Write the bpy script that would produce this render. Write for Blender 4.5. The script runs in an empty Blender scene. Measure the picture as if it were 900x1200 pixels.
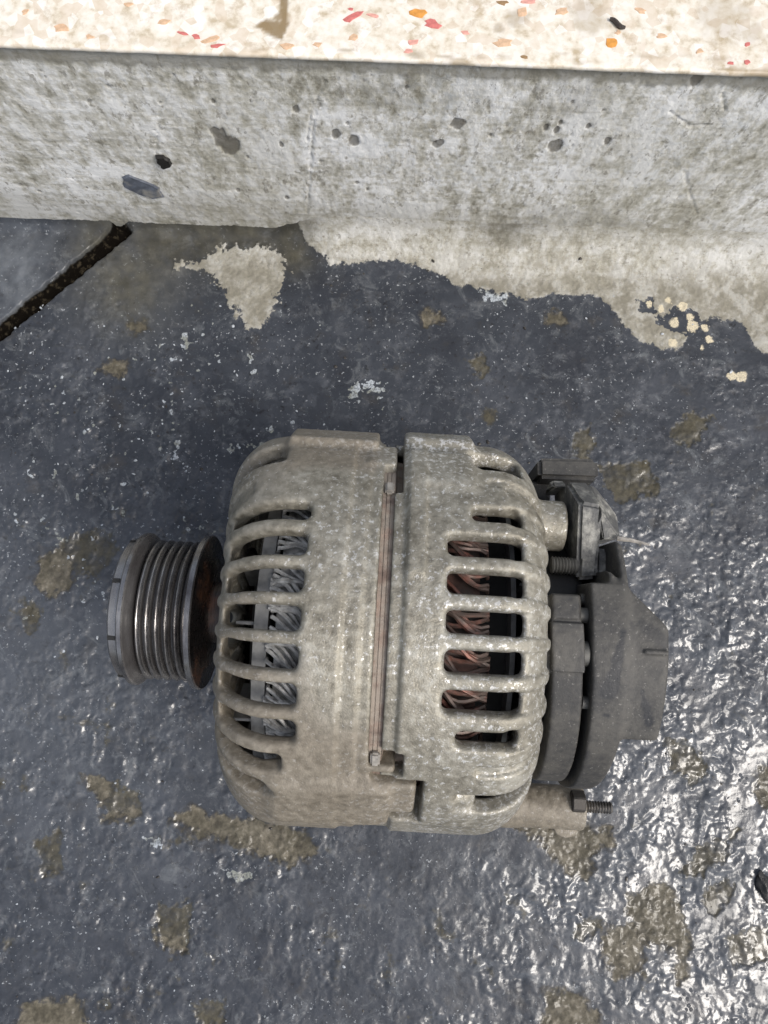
import bpy, bmesh, math, random
import numpy as np
from math import radians, sin, cos, pi, sqrt
from mathutils import Vector, Matrix
random.seed(4)
S = bpy.context.scene
COL = S.collection
MM = 0.001

# ------------------------------------------------------------------ camera, sky, sun, exposure
FPX, HCAM, TILT, ROLL = 880.0, 380.0, radians(8), radians(2.2)   # focal length in photo pixels, height in mm
fw = np.array([0, sin(TILT), -cos(TILT)]); u0 = np.array([0, cos(TILT), sin(TILT)]); r0 = np.array([1.0, 0, 0])
rt = r0*cos(ROLL) + u0*sin(ROLL); up = u0*cos(ROLL) - r0*sin(ROLL)
cam = bpy.data.cameras.new('camera'); camo = bpy.data.objects.new('camera', cam); COL.objects.link(camo)
camo.matrix_world = Matrix(((rt[0], up[0], -fw[0], 0), (rt[1], up[1], -fw[1], 0), (rt[2], up[2], -fw[2], HCAM*MM), (0, 0, 0, 1)))
cam.sensor_fit = 'HORIZONTAL'; cam.sensor_width = 36; cam.lens = 36*FPX/900
cam.clip_start = 0.01; cam.clip_end = 100
S.camera = camo
SUN_EL, SUN_AZ = radians(53), radians(-29)     # azimuth measured from +X towards +Y
w = bpy.data.worlds.new('World'); S.world = w; w.use_nodes = True
wn = w.node_tree.nodes; bg = wn['Background']
sky = wn.new('ShaderNodeTexSky'); sky.sky_type = 'NISHITA'; sky.sun_disc = False
sky.sun_elevation = SUN_EL; sky.sun_rotation = pi/2 - SUN_AZ
sky.air_density = 1.0; sky.dust_density = 4.0; sky.ozone_density = 1.0
hs = wn.new('ShaderNodeHueSaturation'); hs.inputs['Saturation'].default_value = 0.5       # a veiled, whitish sky
w.node_tree.links.new(sky.outputs[0], hs.inputs['Color']); w.node_tree.links.new(hs.outputs[0], bg.inputs[0]); bg.inputs[1].default_value = 0.15
sl = bpy.data.lights.new('sun', 'SUN'); sl.energy = 1.35; sl.angle = radians(22); sl.color = (1.0, 0.95, 0.88)
so = bpy.data.objects.new('sun', sl); COL.objects.link(so)
sd = Vector((cos(SUN_EL)*cos(SUN_AZ), cos(SUN_EL)*sin(SUN_AZ), sin(SUN_EL)))
so.rotation_euler = sd.to_track_quat('Z', 'Y').to_euler(); so.location = sd*2
S.view_settings.view_transform = 'Standard'; S.view_settings.look = 'None'
S.view_settings.gamma = 1; S.view_settings.use_curve_mapping = False
S.view_settings.exposure = 0.30
S.cycles.max_bounces = 6; S.cycles.sample_clamp_indirect = 6

# ------------------------------------------------------------------ numeric helpers (all lengths in mm)
def ray(px, py): return fw + rt*(px-450)/FPX - up*(py-600)/FPX
def ground(px, py, z=0.0):
    d = ray(px, py); t = (z-HCAM)/d[2]; return d[0]*t, d[1]*t
YR = 202.5                                                   # the riser's face
HT = 132.1                                                   # top of the step
def riser(px, py):
    d = ray(px, py); t = YR/d[1]; return d[0]*t, HCAM + d[2]*t

def _hash(ix, iy, seed):
    h = (ix.astype(np.int64)*374761393 + iy.astype(np.int64)*668265263 + seed*974634777) & 0xffffffff
    h = ((h ^ (h >> 13))*1274126177) & 0xffffffff
    return ((h ^ (h >> 16)) & 0xffff).astype(np.float32)/65535.0
def vnoise(x, y, seed=0):                                    # gradient noise, about -1..1
    x = np.asarray(x, np.float32); y = np.asarray(y, np.float32)
    ix = np.floor(x); iy = np.floor(y); fx = x-ix; fy = y-iy
    ux = fx*fx*fx*(fx*(fx*6-15)+10); uy = fy*fy*fy*(fy*(fy*6-15)+10)
    def g(dx, dy):
        a = _hash(ix+dx, iy+dy, seed)*(2*np.pi)
        return np.cos(a)*(fx-dx) + np.sin(a)*(fy-dy)
    a = g(0, 0)*(1-ux) + g(1, 0)*ux; b = g(0, 1)*(1-ux) + g(1, 1)*ux
    return (a*(1-uy) + b*uy)*1.5
def fbm(x, y, oct=4, seed=0, gain=0.5):
    s = 0; a = 1.0; n = 0
    for o in range(oct):
        s = s + a*vnoise(x*2**o + 13.7*o, y*2**o - 7.1*o, seed+o*17); n += a; a *= gain
    return s/n
def sstep(a, b, x):
    t = np.clip((x-a)/(b-a), 0, 1); return t*t*(3-2*t)
def poly_sd(X, Y, pts):                                      # signed distance, positive inside
    d = np.full(X.shape, 1e9, np.float32); inside = np.zeros(X.shape, bool); n = len(pts)
    for i in range(n):
        ax, ay = pts[i]; bx, by = pts[(i+1) % n]
        ex, ey = bx-ax, by-ay; wx, wy = X-ax, Y-ay
        t = np.clip((wx*ex+wy*ey)/(ex*ex+ey*ey+1e-9), 0, 1)
        d = np.minimum(d, (wx-ex*t)**2 + (wy-ey*t)**2)
        c = ((ay > Y) != (by > Y)) & (X < (bx-ax)*(Y-ay)/((by-ay) if by != ay else 1e-9) + ax)
        inside ^= c
    d = np.sqrt(d); return np.where(inside, d, -d)
def axis_coords(lo, hi, fine, far_lo, far_hi):               # even in the middle, growing outwards
    mid = np.arange(lo, hi+fine*0.5, fine)
    def grow(start, end):
        out = []; p = start; s = fine
        while abs(p-end) > 1e-6:
            s *= 1.35; p = p + s if end > start else p - s
            if (p > end) == (end > start): p = end
            out.append(p)
        return out
    L = grow(mid[0], far_lo)[::-1] if far_lo < lo else []
    R = grow(mid[-1], far_hi) if far_hi > hi else []
    return np.array(list(L)+list(mid)+list(R), np.float32)

# ------------------------------------------------------------------ mesh helpers
def mesh_np(name, V, Q, smooth=True):
    me = bpy.data.meshes.new(name); V = np.asarray(V, np.float32)*MM; Q = np.asarray(Q, np.int32)
    me.vertices.add(len(V)); me.vertices.foreach_set('co', V.ravel())
    k = Q.shape[1]; me.loops.add(Q.size); me.loops.foreach_set('vertex_index', Q.ravel())
    me.polygons.add(len(Q)); me.polygons.foreach_set('loop_start', np.arange(0, Q.size, k, dtype=np.int32))
    me.update(calc_edges=True)
    me.polygons.foreach_set('use_smooth', np.full(len(Q), smooth)); me.validate(); return me
def attr(me, name, vals):
    a = me.attributes.new(name, 'FLOAT', 'POINT'); a.data.foreach_set('value', np.asarray(vals, np.float32).ravel())
def link(name, me, mat, parent=None, loc=None):
    o = bpy.data.objects.new(name, me); COL.objects.link(o)
    if mat and not me.materials: me.materials.append(mat)
    if parent: o.parent = parent
    if loc: o.location = loc
    return o
def grid_quads(nu, nv):
    i = np.arange(nu*nv).reshape(nu, nv)
    return np.stack([i[:-1, :-1], i[1:, :-1], i[1:, 1:], i[:-1, 1:]], -1).reshape(-1, 4)
def bm_mesh(name, bm, smooth=False, angle=35):
    for v in bm.verts: v.co *= MM
    bmesh.ops.recalc_face_normals(bm, faces=bm.faces)
    me = bpy.data.meshes.new(name); bm.to_mesh(me); bm.free()
    if smooth:
        for p in me.polygons: p.use_smooth = True
        me.set_sharp_from_angle(angle=radians(angle))
    return me
def hull(name, pts, bev=0.8, seg=2):
    bm = bmesh.new()
    for p in pts: bm.verts.new(p)
    r = bmesh.ops.convex_hull(bm, input=bm.verts)
    bmesh.ops.delete(bm, geom=[v for v in bm.verts if not v.link_faces], context='VERTS')
    bmesh.ops.dissolve_limit(bm, angle_limit=radians(2), verts=bm.verts, edges=bm.edges)
    if bev: bmesh.ops.bevel(bm, geom=bm.edges[:], offset=bev, segments=seg, affect='EDGES', clamp_overlap=True)
    return bm_mesh(name, bm, True, 30)
def boxpts(a0, a1, y0, y1, z0, z1): return [(a, y, z) for a in (a0, a1) for y in (y0, y1) for z in (z0, z1)]
def lathe(name, prof, n=96, closed=False, center=(0, 0), angle=32):      # profile of (a, r) turned about the X axis
    P = np.array(prof); m = len(P); th = np.linspace(0, 2*pi, n, endpoint=False)
    V = np.stack([np.repeat(P[:, 0][:, None], n, 1), P[:, 1][:, None]*np.cos(th)+center[0], P[:, 1][:, None]*np.sin(th)+center[1]], -1).reshape(-1, 3)
    i = np.arange(m*n).reshape(m, n); j = np.roll(i, -1, 1)
    if closed: ii = np.roll(i, -1, 0); jj = np.roll(j, -1, 0)
    else: ii, jj, i, j = i[1:], j[1:], i[:-1], j[:-1]
    Q = np.stack([i, j, jj, ii], -1).reshape(-1, 4)
    me = mesh_np(name, V, Q)
    bm = bmesh.new(); bm.from_mesh(me); bmesh.ops.recalc_face_normals(bm, faces=bm.faces); bm.to_mesh(me); bm.free()
    me.set_sharp_from_angle(angle=radians(angle)); return me
def tubes(name, paths, rad, sides=6):
    bm = bmesh.new()
    for k, P in enumerate(paths):
        P = [Vector(p) for p in P]; rr = rad[k] if isinstance(rad, (list, tuple)) else rad; rings = []
        for i, p in enumerate(P):
            t = (P[min(i+1, len(P)-1)] - P[max(i-1, 0)]).normalized()
            a = t.orthogonal().normalized() if i == 0 else (rings_a - t*rings_a.dot(t)).normalized()
            rings_a = a; b = t.cross(a); r = rr if not callable(rr) else rr(i/(len(P)-1))
            rings.append([bm.verts.new(p + (a*cos(q*2*pi/sides) + b*sin(q*2*pi/sides))*r) for q in range(sides)])
        for A, B in zip(rings, rings[1:]):
            for q in range(sides): bm.faces.new((A[q], A[(q+1) % sides], B[(q+1) % sides], B[q]))
        bm.faces.new(rings[0][::-1]); bm.faces.new(rings[-1])
    return bm_mesh(name, bm, True, 50)

# signed distance solids, meshed by surface nets: gives cast metal its fillets
def smin(a, b, k): h = np.clip(0.5+0.5*(b-a)/k, 0, 1); return b+(a-b)*h-k*h*(1-h)
def smax(a, b, k): return -smin(-a, -b, k)
def rbox2(u, v, hu, hv, r):
    a = np.abs(u)-hu+r; b = np.abs(v)-hv+r
    return np.sqrt(np.maximum(a, 0)**2+np.maximum(b, 0)**2)+np.minimum(np.maximum(a, b), 0)-r
def rbox3(x, y, z, hx, hy, hz, r):
    a = np.abs(x)-hx+r; b = np.abs(y)-hy+r; c = np.abs(z)-hz+r
    return np.sqrt(np.maximum(a, 0)**2+np.maximum(b, 0)**2+np.maximum(c, 0)**2)+np.minimum(np.maximum(np.maximum(a, b), c), 0)-r
def capsule(X, Y, Z, p, q, r0, r1):
    p = np.array(p, np.float32); q = np.array(q, np.float32); d = q-p
    t = np.clip(((X-p[0])*d[0]+(Y-p[1])*d[1]+(Z-p[2])*d[2])/float(d@d), 0, 1)
    return np.sqrt((X-p[0]-d[0]*t)**2+(Y-p[1]-d[1]*t)**2+(Z-p[2]-d[2]*t)**2) - (r0+(r1-r0)*t)
def volume(lo, hi, h):
    ax = [np.arange(l, u+h, h, dtype=np.float32) for l, u in zip(lo, hi)]
    return np.meshgrid(*ax, indexing='ij', sparse=True), ax
def nets(name, F, ax):
    F = np.ascontiguousarray(F, np.float32); nx, ny, nz = F.shape; neg = F < 0
    c = sum(neg[i:nx-1+i, j:ny-1+j, k:nz-1+k].astype(np.int8) for i in (0, 1) for j in (0, 1) for k in (0, 1))
    act = (c > 0) & (c < 8); I, J, K = np.nonzero(act)
    idx = np.full(act.shape, -1, np.int32); idx[I, J, K] = np.arange(len(I))
    acc = np.zeros((len(I), 3), np.float32); cnt = np.zeros(len(I), np.float32)
    cor = [(i, j, k) for i in (0, 1) for j in (0, 1) for k in (0, 1)]
    val = {q: F[I+q[0], J+q[1], K+q[2]] for q in cor}
    for a in cor:
        for d in range(3):
            if a[d]: continue
            b = list(a); b[d] = 1; b = tuple(b)
            va, vb = val[a], val[b]; m = (va < 0) != (vb < 0)
            t = np.where(m, va/np.where(m, va-vb, 1), 0)
            for e in range(3): acc[:, e] += np.where(m, a[e] + (t if e == d else 0), 0)
            cnt += m
    h = ax[0][1]-ax[0][0]
    V = (np.stack([I, J, K], 1) + acc/cnt[:, None])*h + np.array([a[0] for a in ax])
    Q = []
    for d in range(3):
        sl0 = [slice(1, -1)]*3; sl0[d] = slice(0, -1); sl1 = list(sl0); sl1[d] = slice(1, None)
        A = neg[tuple(sl0)]; B = neg[tuple(sl1)]; P = np.argwhere(A != B)
        if not len(P): continue
        o = np.ones(3, int); o[d] = 0; P = P + o; fl = neg[P[:, 0], P[:, 1], P[:, 2]]
        e, f = [q for q in range(3) if q != d]
        def at(de, df):
            R = P.copy(); R[:, e] -= de; R[:, f] -= df; return idx[R[:, 0], R[:, 1], R[:, 2]]
        q = np.stack([at(1, 1), at(0, 1), at(0, 0), at(1, 0)], 1)
        if d == 1: fl = ~fl
        q[~fl] = q[~fl][:, ::-1]; Q.append(q)
    Q = np.concatenate(Q); Q = Q[(Q >= 0).all(1)]
    return V, Q

# ------------------------------------------------------------------ material helpers
class NT:
    def __init__(self, name):
        self.m = bpy.data.materials.new(name); self.m.use_nodes = True; self.t = self.m.node_tree
        self.b = self.t.nodes['Principled BSDF']
    def n(self, typ, **kw):
        o = self.t.nodes.new(typ)
        for k, v in kw.items(): setattr(o, k, v)
        return o
    def set(self, sock, v):
        if hasattr(v, 'links') or isinstance(v, bpy.types.NodeSocket): self.t.links.new(v, sock)
        elif isinstance(v, (tuple, list)) and len(v) == 3 and sock.type == 'RGBA': sock.default_value = (*v, 1)
        else: sock.default_value = v
    def coord(self): return self.n('ShaderNodeTexCoord').outputs['Object']
    def noise(self, scale, detail=4, rough=0.55, vec=None, dist=0.0):
        o = self.n('ShaderNodeTexNoise'); o.inputs['Scale'].default_value = scale; o.inputs['Detail'].default_value = detail
        o.inputs['Roughness'].default_value = rough; o.inputs['Distortion'].default_value = dist
        self.set(o.inputs['Vector'], vec or self.coord()); return o.outputs['Fac']
    def voro(self, scale, vec=None, feature='F1', out='Distance'):
        o = self.n('ShaderNodeTexVoronoi', feature=feature); o.inputs['Scale'].default_value = scale
        self.set(o.inputs['Vector'], vec or self.coord()); return o.outputs[out]
    def stretch(self, sx, sy, sz):
        o = self.n('ShaderNodeMapping'); self.set(o.inputs['Vector'], self.coord()); o.inputs['Scale'].default_value = (sx, sy, sz); return o.outputs[0]
    def at(self, name): return self.n('ShaderNodeAttribute', attribute_name=name).outputs['Fac']
    def ramp(self, v, lo, hi, a=0.0, b=1.0):
        o = self.n('ShaderNodeMapRange', interpolation_type='SMOOTHSTEP'); self.set(o.inputs[0], v)
        for i, q in enumerate((lo, hi, a, b)): self.set(o.inputs[1+i], q)
        return o.outputs[0]
    def math(self, op, a, b=0.0, clamp=False):
        o = self.n('ShaderNodeMath', operation=op, use_clamp=clamp); self.set(o.inputs[0], a); self.set(o.inputs[1], b); return o.outputs[0]
    def mix(self, f, a, b):
        o = self.n('ShaderNodeMix', data_type='RGBA'); self.set(o.inputs[0], f); self.set(o.inputs[6], a); self.set(o.inputs[7], b); return o.outputs[2]
    def cramp(self, v, stops):
        o = self.n('ShaderNodeValToRGB'); self.set(o.inputs[0], v); e = o.color_ramp.elements
        while len(e) < len(stops): e.new(0.5)
        for q, (p, c) in zip(e, stops): q.position = p; q.color = (*c, 1)
        return o.outputs[0]
    def bump(self, h, strength=0.3, dist=0.001, normal=None):
        o = self.n('ShaderNodeBump'); self.set(o.inputs['Strength'], strength); o.inputs['Distance'].default_value = dist
        self.set(o.inputs['Height'], h)
        if normal: self.set(o.inputs['Normal'], normal)
        return o.outputs[0]
    def out(self, color=None, rough=None, metal=None, normal=None, **kw):
        for k, v in dict([('Base Color', color), ('Roughness', rough), ('Metallic', metal), ('Normal', normal)] + [(a.replace('_', ' '), b) for a, b in kw.items()]).items():
            if v is not None: self.set(self.b.inputs[k], v)
        return self.m

# ------------------------------------------------------------------ materials of the setting
def concrete(m, n2, n3, zs=1.0):                               # shared by the riser and the bare floor
    V = lambda k=1.0, q=1.0: m.stretch(k, 1, q*zs)
    st = m.noise(80, 5, 0.7, V(0.10, 2.6)); blot = m.noise(30, 7, 0.68, V()); mid = m.noise(130, 7, 0.7, V()); warm = m.noise(14, 5, 0.6, V())
    v = m.math('ADD', m.math('ADD', m.math('MULTIPLY', st, 0.17), m.math('MULTIPLY', n2, 0.20)), m.math('ADD', m.math('MULTIPLY', blot, 0.29), m.math('MULTIPLY', mid, 0.34)))
    c = m.cramp(v, [(0.40, (0.25, 0.235, 0.185)), (0.45, (0.46, 0.445, 0.38)), (0.495, (0.68, 0.67, 0.62)), (0.535, (0.88, 0.885, 0.87))])
    c = m.mix(m.ramp(warm, 0.45, 0.65, 0, 0.30), c, (0.46, 0.44, 0.36))
    c = m.mix(m.ramp(m.math('ADD', m.voro(170, V()), m.math('MULTIPLY', n2, 0.35)), 0.20, 0.30, 0.6, 0.0), c, (0.17, 0.15, 0.12))
    c = m.mix(m.ramp(m.noise(90, 6, 0.7, V(0.06, 4.0)), 0.60, 0.70, 0, 0.35), c, (0.25, 0.235, 0.19))
    c = m.mix(m.ramp(m.noise(230, 6, 0.75, V()), 0.565, 0.63, 0, 0.6), c, (0.20, 0.18, 0.14))
    return c, v
def mat_floor():
    m = NT('wet_painted_floor')
    n1 = m.noise(26, 6, 0.6); n2 = m.noise(330, 5, 0.65); n3 = m.noise(1300, 3, 0.6); nm = m.noise(110, 6, 0.62); nl = m.noise(60, 5, 0.65)
    paint = m.cramp(n1, [(0.3, (0.022, 0.025, 0.033)), (0.5, (0.033, 0.038, 0.048)), (0.72, (0.054, 0.060, 0.073))])
    paint = m.mix(m.ramp(nm, 0.52, 0.72, 0, 0.6), paint, (0.085, 0.092, 0.105))
    paint = m.mix(m.ramp(nl, 0.55, 0.75, 0, 0.55), paint, (0.050, 0.044, 0.037))
    paint = m.mix(m.ramp(m.math('ADD', n2, m.math('MULTIPLY', nm, 0.5)), 0.84, 0.98, 0, 0.75), paint, (0.018, 0.018, 0.020))
    paint = m.mix(m.ramp(m.math('ADD', m.math('MULTIPLY', m.noise(75, 8, 0.72, None, 1.2), 0.8), m.math('MULTIPLY', n2, 0.2)), 0.52, 0.64, 0, 0.6), paint, (0.125, 0.135, 0.145))
    paint = m.mix(m.ramp(m.noise(190, 7, 0.7), 0.58, 0.68, 0, 0.8), paint, (0.012, 0.012, 0.014))
    chips_ = m.math('MULTIPLY', m.ramp(m.noise(520, 5, 0.65), 0.61, 0.66), m.ramp(m.noise(45, 4, 0.6), 0.38, 0.58))
    paint = m.mix(m.math('MULTIPLY', chips_, 0.8), paint, (0.36, 0.38, 0.40))
    paint = m.mix(m.at('haze_blue'), paint, m.mix(n2, (0.12, 0.135, 0.155), (0.20, 0.215, 0.235)))
    def crisp(name, amp=1.6, w=0.6):
        v = m.math('ADD', m.at(name), m.math('MULTIPLY', m.math('SUBTRACT', m.math('ADD', m.math('MULTIPLY', n2, 0.7), m.math('MULTIPLY', n3, 0.3)), 0.5), amp*4))
        return m.ramp(v, -w, w)
    conc, cv_ = concrete(m, n2, n3)
    conc = m.mix(m.math('MULTIPLY', m.ramp(nm, 0.40, 0.60, 1.0, 0.74), m.math('SUBTRACT', 1.0, m.math('MULTIPLY', m.at('seam'), 0.45))), conc, (0.23, 0.216, 0.175))  # flat part painted darker to offset its stronger light, fading up the cove
    tan = m.cramp(m.math('ADD', m.math('MULTIPLY', n2, 0.5), m.math('MULTIPLY', nm, 0.5)), [(0.35, (0.060, 0.052, 0.038)), (0.48, (0.115, 0.102, 0.075)), (0.58, (0.17, 0.152, 0.117)), (0.7, (0.30, 0.275, 0.22))])
    olive = m.cramp(m.math('ADD', m.math('MULTIPLY', n2, 0.5), m.math('MULTIPLY', nm, 0.5)), [(0.36, (0.026, 0.024, 0.017)), (0.62, (0.085, 0.076, 0.052))])
    peel = crisp('peel', 2.2, 1.6); bare = crisp('bare', 2.2); brown = m.math('MULTIPLY', crisp('brown', 2.2, 1.6), m.ramp(nm, 0.3, 0.55, 0.55, 1.0)); fleck = crisp('fleck', 0.9, 0.3); cream = m.math('MULTIPLY', crisp('cream', 1.1, 0.5), m.ramp(n3, 0.3, 0.6, 0.55, 1.0)); damp = m.at('damp')
    tan = m.mix(m.ramp(nl, 0.42, 0.6, 0, 0.65), tan, olive)
    rim = m.ramp(m.math('ADD', m.at('peel'), m.math('MULTIPLY', m.math('SUBTRACT', nm, 0.5), 5.0)), -3.0, -0.2, 0, 0.6)
    paint = m.mix(rim, paint, (0.030, 0.026, 0.020))
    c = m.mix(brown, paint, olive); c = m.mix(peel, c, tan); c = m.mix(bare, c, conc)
    c = m.mix(damp, c, m.mix(m.ramp(nm, 0.3, 0.7), (0.050, 0.046, 0.032), (0.105, 0.098, 0.072)))
    c = m.mix(m.math('MULTIPLY', fleck, m.ramp(n3, 0.35, 0.6, 0.35, 1.0)), c, m.mix(m.ramp(nm, 0.4, 0.6), (0.24, 0.25, 0.22), (0.44, 0.48, 0.52))); c = m.mix(cream, c, (0.62, 0.55, 0.40))
    c = m.mix(m.ramp(m.math('ADD', m.at('pit'), m.math('MULTIPLY', m.math('SUBTRACT', n2, 0.5), 0.8)), 0.3, 0.6), c, m.mix(m.ramp(n2, 0.52, 0.68), (0.006, 0.005, 0.004), (0.045, 0.037, 0.025)))
    dry = m.math('MAXIMUM', bare, m.math('MULTIPLY', peel, 0.6))
    dry = m.math('MULTIPLY', dry, m.math('SUBTRACT', 1.0, damp))
    gloss = m.at('gloss')
    rough = m.math('ADD', m.ramp(dry, 0, 1, 0.48, 0.8), m.ramp(nm, 0.35, 0.7, -0.07, 0.16))
    beads_on = m.ramp(m.math('ADD', m.math('MULTIPLY', m.noise(55, 5, 0.65), 0.6), m.math('MULTIPLY', m.noise(160, 3), 0.4)), 0.515, 0.58, 0, 0.8)
    dull = m.ramp(m.math('ADD', m.math('MULTIPLY', m.noise(85, 8, 0.72, None, 0.8), 0.7), m.math('MULTIPLY', n2, 0.3)), 0.46, 0.60)
    wet = m.math('MULTIPLY', m.math('SUBTRACT', 1.0, m.math('MULTIPLY', dry, 0.95), True), m.math('MULTIPLY', gloss, m.ramp(m.math('MULTIPLY', dull, m.ramp(gloss, 0.5, 1.0, 1.0, 0.25)), 0, 1, 1.0, 0.25)))
    blotch = m.ramp(m.math('ADD', m.math('MULTIPLY', m.noise(34, 6, 0.62, None, 0.6), 0.75), m.math('MULTIPLY', nm, 0.25)), 0.47, 0.58)
    wet = m.math('MULTIPLY', wet, m.ramp(blotch, 0, 1, 1.0, 0.38))
    wet = m.math('MAXIMUM', wet, m.math('MULTIPLY', beads_on, m.math('SUBTRACT', 1.0, dry)))
    wet = m.math('MULTIPLY', wet, m.math('SUBTRACT', 1.0, m.at('pit')))
    nb = m.bump(n2, m.ramp(dry, 0, 1, 0.26, 0.7), 0.0012)
    nb = m.bump(n3, 0.30, 0.00025, nb)
    cb = m.bump(m.noise(260, 3, 0.55), m.ramp(gloss, 0.1, 0.9, 0.5, 0.22), 0.0009)
    beads = m.math('MULTIPLY', m.ramp(m.voro(330), 0.05, 0.34, 1.0, 0.0), m.ramp(m.math('ADD', m.math('MULTIPLY', m.noise(55, 5, 0.65), 0.6), m.math('MULTIPLY', m.noise(160, 3), 0.4)), 0.515, 0.58))
    cb = m.bump(beads, 1.0, 0.0016, cb)
    m.set(m.b.inputs['Coat Normal'], cb)
    return m.out(c, rough, 0.0, nb, Coat_Weight=wet, Coat_Roughness=m.ramp(gloss, 0.15, 1.0, 0.26, 0.16), Coat_IOR=1.56, Specular_IOR_Level=m.math('MULTIPLY', m.math('SUBTRACT', 1.0, m.at('pit')), 0.22))
def mat_riser():
    m = NT('rough_concrete_riser')
    n2 = m.noise(330, 5, 0.65); n3 = m.noise(1300, 3, 0.6)
    c, v = concrete(m, n2, n3, 0.5)
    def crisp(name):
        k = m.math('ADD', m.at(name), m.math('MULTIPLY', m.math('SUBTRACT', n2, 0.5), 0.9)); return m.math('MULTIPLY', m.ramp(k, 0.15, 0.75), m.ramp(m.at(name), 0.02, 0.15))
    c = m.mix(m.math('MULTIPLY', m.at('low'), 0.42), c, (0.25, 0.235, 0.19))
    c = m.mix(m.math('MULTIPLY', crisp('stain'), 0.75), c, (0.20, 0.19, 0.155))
    c = m.mix(m.math('MULTIPLY', crisp('pale'), 0.6), c, (0.66, 0.69, 0.70))
    c = m.mix(m.math('MULTIPLY', crisp('pit'), 0.75), c, (0.105, 0.095, 0.075))
    nb = m.bump(v, 0.45, 0.003); nb = m.bump(n3, 0.4, 0.0005, nb)
    return m.out(c, m.ramp(n2, 0.3, 0.7, 0.55, 0.85), 0.0, nb, Specular_IOR_Level=0.35)
def mat_terrazzo():
    m = NT('cream_terrazzo')
    n = m.noise(230, 5, 0.6); v = m.voro(260, out='Color'); d = m.voro(420)
    sep = m.n('ShaderNodeSeparateColor'); m.set(sep.inputs[0], v)
    c = m.cramp(n, [(0.3, (0.50, 0.42, 0.30)), (0.43, (0.68, 0.62, 0.51)), (0.6, (0.78, 0.745, 0.67))])
    c = m.mix(m.ramp(sep.outputs[0], 0.72, 0.85, 0, 0.55), c, (0.62, 0.52, 0.40))
    c = m.mix(m.ramp(sep.outputs[1], 0.8, 0.92, 0, 0.5), c, (0.88, 0.86, 0.83))
    c = m.mix(m.ramp(m.noise(90, 5, 0.7), 0.54, 0.70, 0, 0.6), c, (0.42, 0.33, 0.21))
    c = m.mix(m.at('dirt'), c, (0.22, 0.15, 0.065))
    return m.out(c, 0.38, 0.0, m.bump(n, 0.12, 0.0006), Specular_IOR_Level=0.4)
def mat_plain(name, col, rough=0.5, metal=0.0, var=0.35, scale=400, bump=0.15, dirt=None, dirt_amt=0.0, **kw):
    m = NT(name); n = m.noise(scale, 5, 0.6); lo = tuple(x*(1-var) for x in col); hi = tuple(min(1, x*(1+var)) for x in col)
    c = m.cramp(n, [(0.3, lo), (0.7, hi)])
    if dirt: c = m.mix(m.ramp(m.noise(90, 6, 0.65), 0.62-dirt_amt*0.4, 0.74-dirt_amt*0.3, 0, 0.85), c, dirt)
    return m.out(c, m.ramp(n, 0.3, 0.7, rough-0.08, rough+0.1), metal, m.bump(m.noise(scale*3, 3), bump, 0.0005), **kw)
def mat_cast():
    m = NT('oxidised_cast_aluminium')
    n1 = m.noise(38, 5, 0.6); n2 = m.noise(330, 5, 0.65); n3 = m.noise(1700, 2, 0.5)
    c = m.cramp(m.math('ADD', m.math('MULTIPLY', n1, 0.45), m.math('MULTIPLY', n2, 0.55)), [(0.36, (0.145, 0.132, 0.102)), (0.5, (0.27, 0.253, 0.208)), (0.64, (0.44, 0.427, 0.378))])
    n0 = m.noise(17, 6, 0.65)
    c = m.mix(m.ramp(n0, 0.42, 0.66, 0, 0.55), c, (0.235, 0.222, 0.185))
    grime_shade = m.ramp(m.math('ADD', m.math('ADD', m.at('grime_shade'), m.math('MULTIPLY', m.math('SUBTRACT', n0, 0.5), 1.0)), m.math('MULTIPLY', m.math('SUBTRACT', m.math('ADD', m.math('MULTIPLY', n1, 0.6), m.math('MULTIPLY', n2, 0.4)), 0.5), 1.3)), 0.25, 0.85)
    c = m.mix(m.math('MULTIPLY', grime_shade, 0.8), c, m.cramp(n2, [(0.3, (0.125, 0.105, 0.078)), (0.7, (0.235, 0.202, 0.155))]))
    sp = m.ramp(m.math('ADD', m.noise(620, 4, 0.7), m.math('MULTIPLY', n0, 0.45)), 0.78, 0.86)
    sp = m.math('MULTIPLY', sp, m.math('SUBTRACT', 1.0, m.math('MULTIPLY', grime_shade, 0.7)))
    c = m.mix(m.math('MULTIPLY', sp, 0.5), c, (0.80, 0.80, 0.79))
    rough = m.math('SUBTRACT', m.ramp(n2, 0.3, 0.7, 0.42, 0.64), m.math('MULTIPLY', sp, 0.22))
    nb = m.bump(n2, 0.26, 0.0012); nb = m.bump(n3, 0.35, 0.0004, nb)
    return m.out(c, rough, m.math('MULTIPLY', m.math('SUBTRACT', 1.0, m.math('MULTIPLY', grime_shade, 0.8)), 0.38), nb)
def mat_plastic():
    m = NT('dusty_black_plastic')
    n1 = m.noise(45, 5, 0.6); n2 = m.noise(420, 5, 0.65)
    dust = m.ramp(m.math('ADD', m.math('MULTIPLY', n1, 0.65), m.math('MULTIPLY', n2, 0.35)), 0.38, 0.62, 0.30, 1.0)
    dust = m.math('MULTIPLY', dust, m.math('SUBTRACT', 1.0, m.at('wet')))
    c = m.mix(dust, (0.012, 0.0135, 0.017), (0.078, 0.074, 0.066))
    c = m.mix(m.ramp(m.noise(900, 3), 0.62, 0.72, 0, 0.5), c, (0.26, 0.25, 0.23))
    return m.out(c, m.math('SUBTRACT', 0.62, m.math('MULTIPLY', m.at('wet'), 0.08)), 0.0, m.bump(n2, 0.35, 0.0008))
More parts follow.
